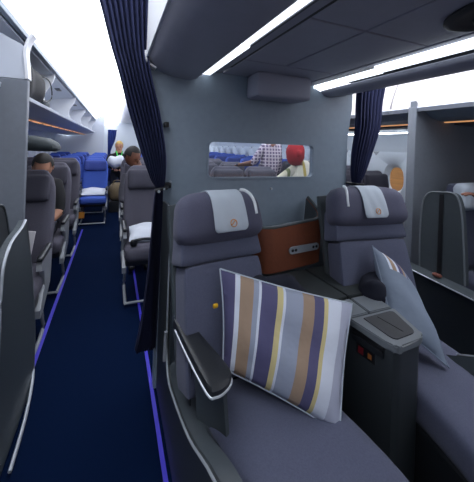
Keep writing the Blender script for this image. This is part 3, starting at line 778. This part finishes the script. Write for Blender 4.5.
bm = NB(); prism(bm, [(-.1,.02),(.38,.02)]+crest, 'x', 0,.04); obj('outer_panel', bm, M['shell_dark'], t, smooth=False)
bm = NB(); tube(bm, [(.04,y,z) for y,z in crest], .006, 6); obj('rim', bm, M['shell'], t)

# right window-side suite
t = empty('suite_shell', (2.25,1.45,0)); tag(t, 'dark grey curved suite shell across the right aisle with vertical grooves', 'seat shell')
prof = smoothline([(.135,.50),(.141,.735),(.135,.95),(.12,1.06),(.075,1.12),(.0,1.135),(-.09,1.14),(-.13,1.10),(-.155,.99),(-.175,.76),(-.19,.52)],5)
bm = NB(); prism(bm, prof, 'x', 0,.045); obj('outer_panel', bm, M['shell'], t, smooth=False)
bm = NB(); tube(bm, [(.0,y,z) for y,z in prof], .006, 6); obj('rim', bm, M['ctop'], t)
for yy in (-.015,):
    bm = NB(); box(bm, -.006,.001,yy-.014,yy+.014,.52,1.12); obj('groove', bm, M['black'], t, smooth=False)
bm = NB(); prism(bm, [(.20,.02),(.20,.50),(-.45,.46),(-.45,.02)], 'x', -.02,.05); obj('lower_panel', bm, M['shell_dark'], t, smooth=False)
bm = NB(); loft(bm, [[(-.10,.22,.515),(.0,.22,.515),(.0,.22,.535),(-.10,.22,.53)],[(-.10,-.45,.475),(.0,-.45,.475),(.0,-.45,.50),(-.10,-.45,.49)]]); obj('ledge', bm, M['shell'], t, smooth=False)
bm = NB(); tube(bm, [(-.102,.22,.525),(-.102,-.45,.485)], .005, 6); obj('silver_trim', bm, M['metal'], t)
bm = NB(); rbox(bm, (0,0,0), (.035,.06,.02), .009, 4); tag(obj('patterned_pouch', bm, mat('pouch', s(120,70,60), .8, noise=.6, nscale=60), loc=(2.205,1.42,.535)), 'small brown patterned pouch on the ledge of the right suite', 'pouch')
t2 = empty('window_seat', (2.78,1.50,0)); tag(t2, 'pale grey headrest of the window-side business seat at the right photo edge', 'airline seat')
bm = NB(); rbox(bm, (0,.06,.82), (.46,.12,.72), .05, 7, (0,.01,0)); obj('backrest', bm, M['fab'], t2)
bm = NB(); rbox(bm, (0,.0,1.08), (.47,.14,.22), .06, 7); obj('headrest', bm, M['cloth'], t2)
bm = NB(); rbox(bm, (0,-.30,.42), (.50,.62,.14), .05, 6); obj('seat_cushion', bm, M['fab'], t2)
bm = NB(); box(bm, -.22,.22,-.5,.1,.0,.34); obj('seat_base', bm, M['dark'], t2, smooth=False)

# ------------------------------------------------------------------ bags
bm = NB(); rbox(bm, (0,0,0), (.42,.80,.30), .10, 8, (.01,.02,.01), None, lambda w,u: Vector((w.x+.015*math.sin(w.y*14), w.y, w.z*(1-.18*u.y)+.012*math.sin(w.y*20+w.x*9))))
bg = tag(obj('travel_bag', bm, M['bag'], loc=(-.84,3.10,1.895)), 'black soft travel bag lying in the nearest open left bin', 'bag')
bm = NB(); tube(bm, smoothline([(.19,.10,.10),(.235,.20,.10),(.24,.36,.06),(.235,.44,-.04),(.22,.34,-.10),(.20,.22,-.11)],4), .006, 8); obj('strap', bm, M['black'], bg)
bm = NB(); rbox(bm, (0,0,0), (.10,.30,.07), .03, 5); tag(obj('small_pouch', bm, M['teal'], loc=(-.68,3.50,1.773)), 'small grey-green pouch at the bin edge beside the black bag', 'pouch')
bm = NB(); 
rings = []
for k, (x, hz_, zc) in enumerate([(-1.1,.055,1.395),(-.75,.058,1.39),(-.55,.056,1.388),(-.46,.05,1.380),(-.41,.035,1.368),(-.385,.015,1.358)]):
    rings.append([(x, 2.62+.14*math.copysign(abs(math.cos(a*math.pi/8))**.6, math.cos(a*math.pi/8))*(1 if k < 5 else .5), zc+hz_*math.copysign(abs(math.sin(a*math.pi/8))**.6, math.sin(a*math.pi/8))) for a in range(16)])
loft(bm, rings); tag(obj('hanging_sack', bm, M['teal'], ang=60), 'dark grey-green rounded bundle under the left bins above the seated man', 'bag')
bm = NB(); rbox(bm, (0,0,0), (.30,.26,.34), .10, 6, (.02,.02,.02)); b_ = tag(obj('tote_bag', bm, M['tan'], loc=(.09,6.55,.52-.12)), 'tan bag in the left aisle before the standing attendant', 'bag')
bm = NB(); tube(bm, smoothline([(-.08,-.10,.15),(-.06,-.12,.24),(.06,-.12,.24),(.08,-.10,.15)],4), .01, 6); obj('handle', bm, M['tan'], b_)
bm = NB(); box(bm, -.06,.24,6.45,6.72,.0,.215,.01); tag(obj('trolley_case', bm, M['dark'], smooth=False), 'dark case on the aisle floor under the tan bag', 'case')

# ------------------------------------------------------------------ people
def person(name, lab, J, rads, regions, headc, face_dir, hair=None, hair_m=None, skin=None, headr=.085, fingers=True, cat='person', hair_drop=-.2):
    """J: joint positions; bones built from a fixed graph, one skinned surface"""
    skin = skin or M['skin']
    bones = [('pelvis','chest'),('chest','neck'),('neck','headb'),('headb','headt'),
             ('chest','shl'),('shl','ell'),('ell','wrl'),('chest','shr'),('shr','elr'),('elr','wrr'),
             ('pelvis','hil'),('hil','knl'),('knl','anl'),('anl','tol'),('pelvis','hir'),('hir','knr'),('knr','anr'),('anr','tor')]
    J = {k: Vector(v) for k, v in J.items()}; rads = dict(rads)
    f = Vector(face_dir).normalized()
    hc = Vector(headc); J['headb'] = hc-Vector((0,0,headr*.55)); J['headt'] = hc+Vector((0,0,headr*.45))
    if fingers:
        for sd in 'lr':
            w = J['wr'+sd]; d = (w-J['el'+sd]).normalized()
            side = d.cross(Vector((0,0,1)))
            if side.length < .1: side = Vector((1,0,0))
            side.normalize(); dn = d.cross(side).normalized()
            if dn.z > 0: dn = -dn
            pm = w+d*.055; J['pa'+sd] = pm; rads['pa'+sd] = .026; bones.append(('wr'+sd, 'pa'+sd))
            for k, (o, l) in enumerate(((-.030,.060),(-.010,.072),(.010,.068),(.029,.052))):
                a, b, c = 'f%s%da' % (sd,k), 'f%s%db' % (sd,k), 'f%s%dc' % (sd,k)
                J[a] = pm+d*.028+side*o; J[b] = J[a]+d*l*.5+dn*.006; J[c] = J[b]+d*l*.42+dn*.02
                for q in (a, b, c): rads[q] = .0088
                bones += [('pa'+sd, a),(a,b),(b,c)]
            tsd = 1 if sd == 'l' else -1
            a, b, c = 'f%st1' % sd, 'f%st2' % sd, 'f%st3' % sd
            J[a] = w+d*.03+side*tsd*.032; J[b] = J[a]+(d*.7+side*tsd*.7)*.032; J[c] = J[b]+(d*.9+side*tsd*.2+dn*.3)*.028
            for q in (a, b, c): rads[q] = .010
            bones += [('pa'+sd, a),(a,b),(b,c)]
    names = list(J)
    me = bpy.data.meshes.new(name); me.from_pydata([J[n] for n in names], [(names.index(a), names.index(b)) for a, b in bones], [])
    o = bpy.data.objects.new(name, me); COL.objects.link(o)
    md = o.modifiers.new('skin', 'SKIN'); md.use_smooth_shade = True
    dflt = dict(pelvis=.13, chest=.15, neck=.055, headb=headr*.86, headt=headr*.9, shl=.07, shr=.07, ell=.045, elr=.045, wrl=.028, wrr=.028, hil=.09, hir=.09, knl=.06, knr=.06, anl=.042, anr=.042, tol=.035, tor=.035)
    dflt.update(rads)
    for i, n in enumerate(names):
        sv = me.skin_vertices[0].data[i]; r = dflt.get(n, .03); sv.radius = (r, r); sv.use_root = (n == 'pelvis')
    sb = o.modifiers.new('sub', 'SUBSURF'); sb.levels = 2; sb.render_levels = 2
    dg = bpy.context.evaluated_depsgraph_get(); dg.update()
    m2 = bpy.data.meshes.new_from_object(o.evaluated_get(dg)); m2.name = name
    o.modifiers.clear(); o.data = m2
    mats = [skin]; idx = {}
    for r, mm in regions.items():
        if mm not in mats: mats.append(mm)
        idx[r] = mats.index(mm)
    m2.materials.clear()
    for mm in mats: m2.materials.append(mm)
    def region(a, b):
        s_ = a+b
        if a.startswith('f') or b.startswith('pa') or 'head' in a or 'head' in b: return None
        if a == 'pelvis' and b == 'chest' or b == 'neck' or b in ('shl','shr'): return 'top'
        if b in ('ell','elr'): return 'sleeve'
        if b in ('wrl','wrr'): return 'forearm'
        if b in ('tol','tor'): return 'shoe'
        return 'legs'
    for p in m2.polygons:
        c = p.center; best = None; bd = 1e9
        for a, b in bones:
            A, B = J[a], J[b]; t_ = max(0, min(1, (c-A).dot(B-A)/max(1e-9, (B-A).length_squared)))
            d = (c-(A+(B-A)*t_)).length/ (dflt.get(a,.03)*(1-t_)+dflt.get(b,.03)*t_)
            if d < bd: bd = d; best = (a, b, t_)
        rg = region(best[0], best[1])
        if best[:2] == ('chest','neck') and best[2] > .75: rg = None
        p.material_index = idx.get(rg, 0); p.use_smooth = True
    # head form: nose, ears, brow joined into the same mesh
    bm = NB(); bm.from_mesh(m2)
    side = f.cross(Vector((0,0,1))).normalized(); up = side.cross(f).normalized()
    nf = len(bm.faces)
    mt = Matrix((( side.x, f.x, up.x, hc.x),(side.y, f.y, up.y, hc.y),(side.z, f.z, up.z, hc.z),(0,0,0,1)))
    h = headr
    sph(bm, (0,.0,0), h, (.84,1.02,1.18), 18, mt)
    sph(bm, (0,h*.35,-h*.75), h*.5, (1,1,.8), 12, mt)
    sph(bm, (0,h*1.05,-.12*h), h*.17, (.8,1.1,1.7), 8, mt)
    for q in (-1, 1): sph(bm, (q*h*.86,-.02*h,-.1*h), h*.22, (.4,.8,1.4), 8, mt)
    bm.faces.ensure_lookup_table()
    for k in range(nf, len(bm.faces)): bm.faces[k].material_index = 0; bm.faces[k].smooth = True
    bm.to_mesh(m2); bm.free()
    tag(o, lab, cat)
    for q in (-1, 1):
        bm = NB(); sph(bm, (q*h*.34,h*.93,.06*h), h*.10, (1.3,.5,.7), 8, mt); obj('eye', bm, M['eye'], o)
    bm = NB(); sph(bm, (0,h*.93,-.55*h), h*.2, (1.4,.5,.35), 8, mt); obj('mouth', bm, M['lips'], o)
    if hair_m:
        bm = NB(); sph(bm, (0,-.10*h,.10*h), h*1.10, (.88,1.0,1.15), 20, None)
        kill = [v for v in bm.verts if (v.co.z < (hair_drop+.75*(v.co.y/h+.0))*h and v.co.y > -.15*h) or v.co.z < (hair_drop-.6)*h or (v.co.y > h*.62 and v.co.z < h*.72)]
        bmesh.ops.delete(bm, geom=kill, context='VERTS')
        for v in bm.verts: v.co = mt @ (v.co*(1+.02*random.random()))
        obj('hair', bm, hair_m, o)
    o['_m'] = 0; del o['_m']
    return o, mt
def sit_pose(x, y, fz=-1, seat=.52, lean=0, head=None, sc=1.0, hw=.09, sh=.19, arms='lap'):
    d = fz
    ch = Vector((x, y+d*lean*.5, seat+.50)); nk = Vector((x, y+d*lean, seat+.60))
    J = dict(pelvis=(x,y,seat+.10), chest=ch-Vector((0,0,.12)), neck=nk,
             shl=(x-sh, ch.y, ch.z-.02), shr=(x+sh, ch.y, ch.z-.02),
             ell=(x-sh-.03, ch.y+d*.10, seat+.22), elr=(x+sh+.03, ch.y+d*.10, seat+.22),
             wrl=(x-.08, y+d*.34, seat+.22), wrr=(x+.08, y+d*.34, seat+.22),
             hil=(x-hw,y+d*.06,seat+.08), hir=(x+hw,y+d*.06,seat+.08),
             knl=(x-hw-.01,y+d*.46,seat+.09), knr=(x+hw+.01,y+d*.46,seat+.09),
             anl=(x-hw,y+d*.44,.09), anr=(x+hw,y+d*.44,.09), tol=(x-hw,y+d*.62,.045), tor=(x+hw,y+d*.62,.045))
    return J
# man in black, left block second row
J = sit_pose(-.63, 3.42, -1, .50, .10, hw=.08, sh=.18)
J['shr'] = (-.50,3.36,.98); J['elr'] = (-.455,3.24,.74); J['wrr'] = (-.56,3.10,.64); J['shl'] = (-.83,3.36,.98)
person('person', 'seated man in a black t-shirt, looking down, behind the nearest left seat', J,
       dict(chest=.15, shl=.08, shr=.08, elr=.05, ell=.05), dict(top=M['tshirt'], sleeve=M['tshirt'], legs=M['jeans'], shoe=M['black']),
       (-.615,3.30,1.165), (.15,-1,-.55), hair_m=M['hair'], skin=M['skin'], headr=.095)
# slumped passenger, middle block second row
J = sit_pose(.30, 3.98, -1, .50, .08, hw=.08, sh=.16)
person('person', 'slumped dark-haired passenger seated in the middle block beside the near curtain', J,
       dict(chest=.14), dict(top=M['greyshirt'], sleeve=M['greyshirt'], forearm=M['greyshirt'], legs=M['jeans'], shoe=M['black']),
       (.22,3.92,1.245), (.75,-1,-.5), hair_m=M['hair'], skin=M['skin_d'], headr=.10)
# attendant far down the aisle
def stand_pose(x, y, H_=1.6, d=-1, sh=.18):
    k = H_/1.7
    return dict(pelvis=(x,y,.92*k), chest=(x,y,1.25*k), neck=(x,y,1.45*k), shl=(x-sh,y,1.36*k), shr=(x+sh,y,1.36*k),
             ell=(x-sh-.05,y+d*.08,1.10*k), elr=(x+sh+.05,y+d*.08,1.10*k), wrl=(x-.10,y+d*.30,1.05*k), wrr=(x+.10,y+d*.30,1.05*k),
             hil=(x-.09,y,.86*k), hir=(x+.09,y,.86*k), knl=(x-.10,y+d*.03,.48*k), knr=(x+.10,y+d*.03,.48*k), anl=(x-.10,y,.09), anr=(x+.10,y,.09), tol=(x-.10,y+d*.16,.045), tor=(x+.10,y+d*.16,.045))
J = stand_pose(.10, 7.2, 1.38)
p, _ = person('person', 'attendant in dark clothes with a green lanyard standing far down the left aisle', J, dict(chest=.13),
       dict(top=M['tshirt'], sleeve=M['tshirt'], forearm=M['tshirt'], legs=M['jeans'], shoe=M['black']),
       (.11,7.17,1.33), (0,-1,-.3), hair_m=M['hair_b'], skin=M['skin'], headr=.09)
bm = NB(); tube(bm, [(.05,7.10,1.22),(.08,7.05,1.12),(.13,7.04,1.0)], .018, 6); tube(bm, [(.18,7.10,1.22),(.16,7.05,1.12),(.13,7.04,1.0)], .012, 6); obj('lanyard', bm, M['green'], p)
bm = NB(); rbox(bm, (0,0,0), (.36,.20,.22), .09, 6, (.02,.02,.02), None, lambda w,u: w+Vector((0,0,.02*math.sin(w.x*30)))); tag(obj('linen_bundle', bm, M['linen'], loc=(.08,6.80,1.0)), 'white bundle of linen in the arms of the far attendant', 'linen')

# two people behind the bulkhead window
J = stand_pose(1.98, 3.68, 1.66, 1, .20)
J['chest'] = (2.04,3.66,1.24); J['neck'] = (2.03,3.68,1.50); J['shl'] = (1.92,3.66,1.42); J['shr'] = (2.15,3.66,1.42); J['ell'] = (1.79,3.70,1.20); J['wrl'] = (1.72,3.95,1.16)
person('person', 'standing person in a plaid shirt seen from behind through the bulkhead window', J, dict(chest=.145, shl=.075, shr=.075, ell=.05),
       dict(top=M['plaid'], sleeve=M['plaid'], legs=M['jeans'], shoe=M['black']), (2.04,3.72,1.66), (-.3,1,-.1), hair_m=M['hair'], skin=M['skin_d'], headr=.095)
J = stand_pose(2.02, 3.08, 1.5, 1, .17)
J['neck'] = (2.08,3.06,1.25); J['chest'] = (2.16,3.08,1.12); J['shl'] = (2.06,3.1,1.17); J['shr'] = (2.30,3.1,1.22)
cream = ramp_mat('cream_print', [(0,s(220,214,190)),(.3,s(120,130,90)),(.36,s(225,220,200)),(.6,s(190,170,90)),(.68,s(224,220,205)),(.85,s(60,60,60)),(.88,s(220,215,200))], 'X', .9, 'Generated')
p, mt = person('person', 'person in a cream printed top and red headscarf seen through the bulkhead window', J, dict(chest=.15),
       dict(top=cream, sleeve=cream, forearm=M['bluecloth'], legs=M['jeans'], shoe=M['black']), (2.03,3.05,1.37), (.2,1,-.1), skin=M['skin_d'], headr=.10)
bm = NB(); sph(bm, (0,-.015,-.01), .118, (.95,1.05,1.30), 20)
for v in bm.verts:
    v.co *= 1+.03*math.sin(v.co.x*60+v.co.z*50)
    if v.co.y > .06 and v.co.z < .04: v.co.y = .06
    v.co = mt @ v.co
sph(bm, tuple(mt @ Vector((0,-.125,-.02))), .04, (1,1,1.2), 10)
obj('headscarf', bm, M['redcloth'], p)

# passenger in the window suite, only the hand resting on the shell reaches the picture
J = sit_pose(2.86, 1.22, -1, .50, .0, hw=.09, sh=.19)
J['shl'] = (2.67,1.20,1.02); J['ell'] = (2.56,1.12,1.08); J['wrl'] = (2.43,1.245,1.122)
J['shr'] = (3.06,1.2,1.0); J['elr'] = (3.08,1.1,.74); J['wrr'] = (2.95,.85,.72)
person('person', 'hand of a passenger resting on the suite shell at the right photo edge', J, dict(chest=.14, ell=.04),
       dict(top=M['tshirt'], sleeve=M['tshirt'], legs=M['jeans'], shoe=M['black']), (2.88,1.20,1.25), (0,-1,0), hair_m=M['hair'], skin=M['skin_d'], headr=.10)

# ------------------------------------------------------------------ outside
bm = NB(); box(bm, 6, 120, -40, 90, -3.2, -3.0); struct('ground', bm, M['ground'], smooth=False)

# ------------------------------------------------------------------ light
w = bpy.data.worlds.new('world'); SC.world = w; w.use_nodes = True
bg = w.node_tree.nodes['Background']; bg.inputs[0].default_value = (.74,.84,1.0,1); bg.inputs[1].default_value = .24
sun = bpy.data.lights.new('sun', 'SUN'); sun.energy = 2.6; sun.color = (1,.9,.75); so = bpy.data.objects.new('sun', sun); COL.objects.link(so)
so.rotation_euler = (0, rad(8), 0)

SC.view_settings.view_transform = 'Standard'; SC.view_settings.look = 'None'
SC.view_settings.exposure = .22; SC.view_settings.gamma = 1; SC.view_settings.use_curve_mapping = False
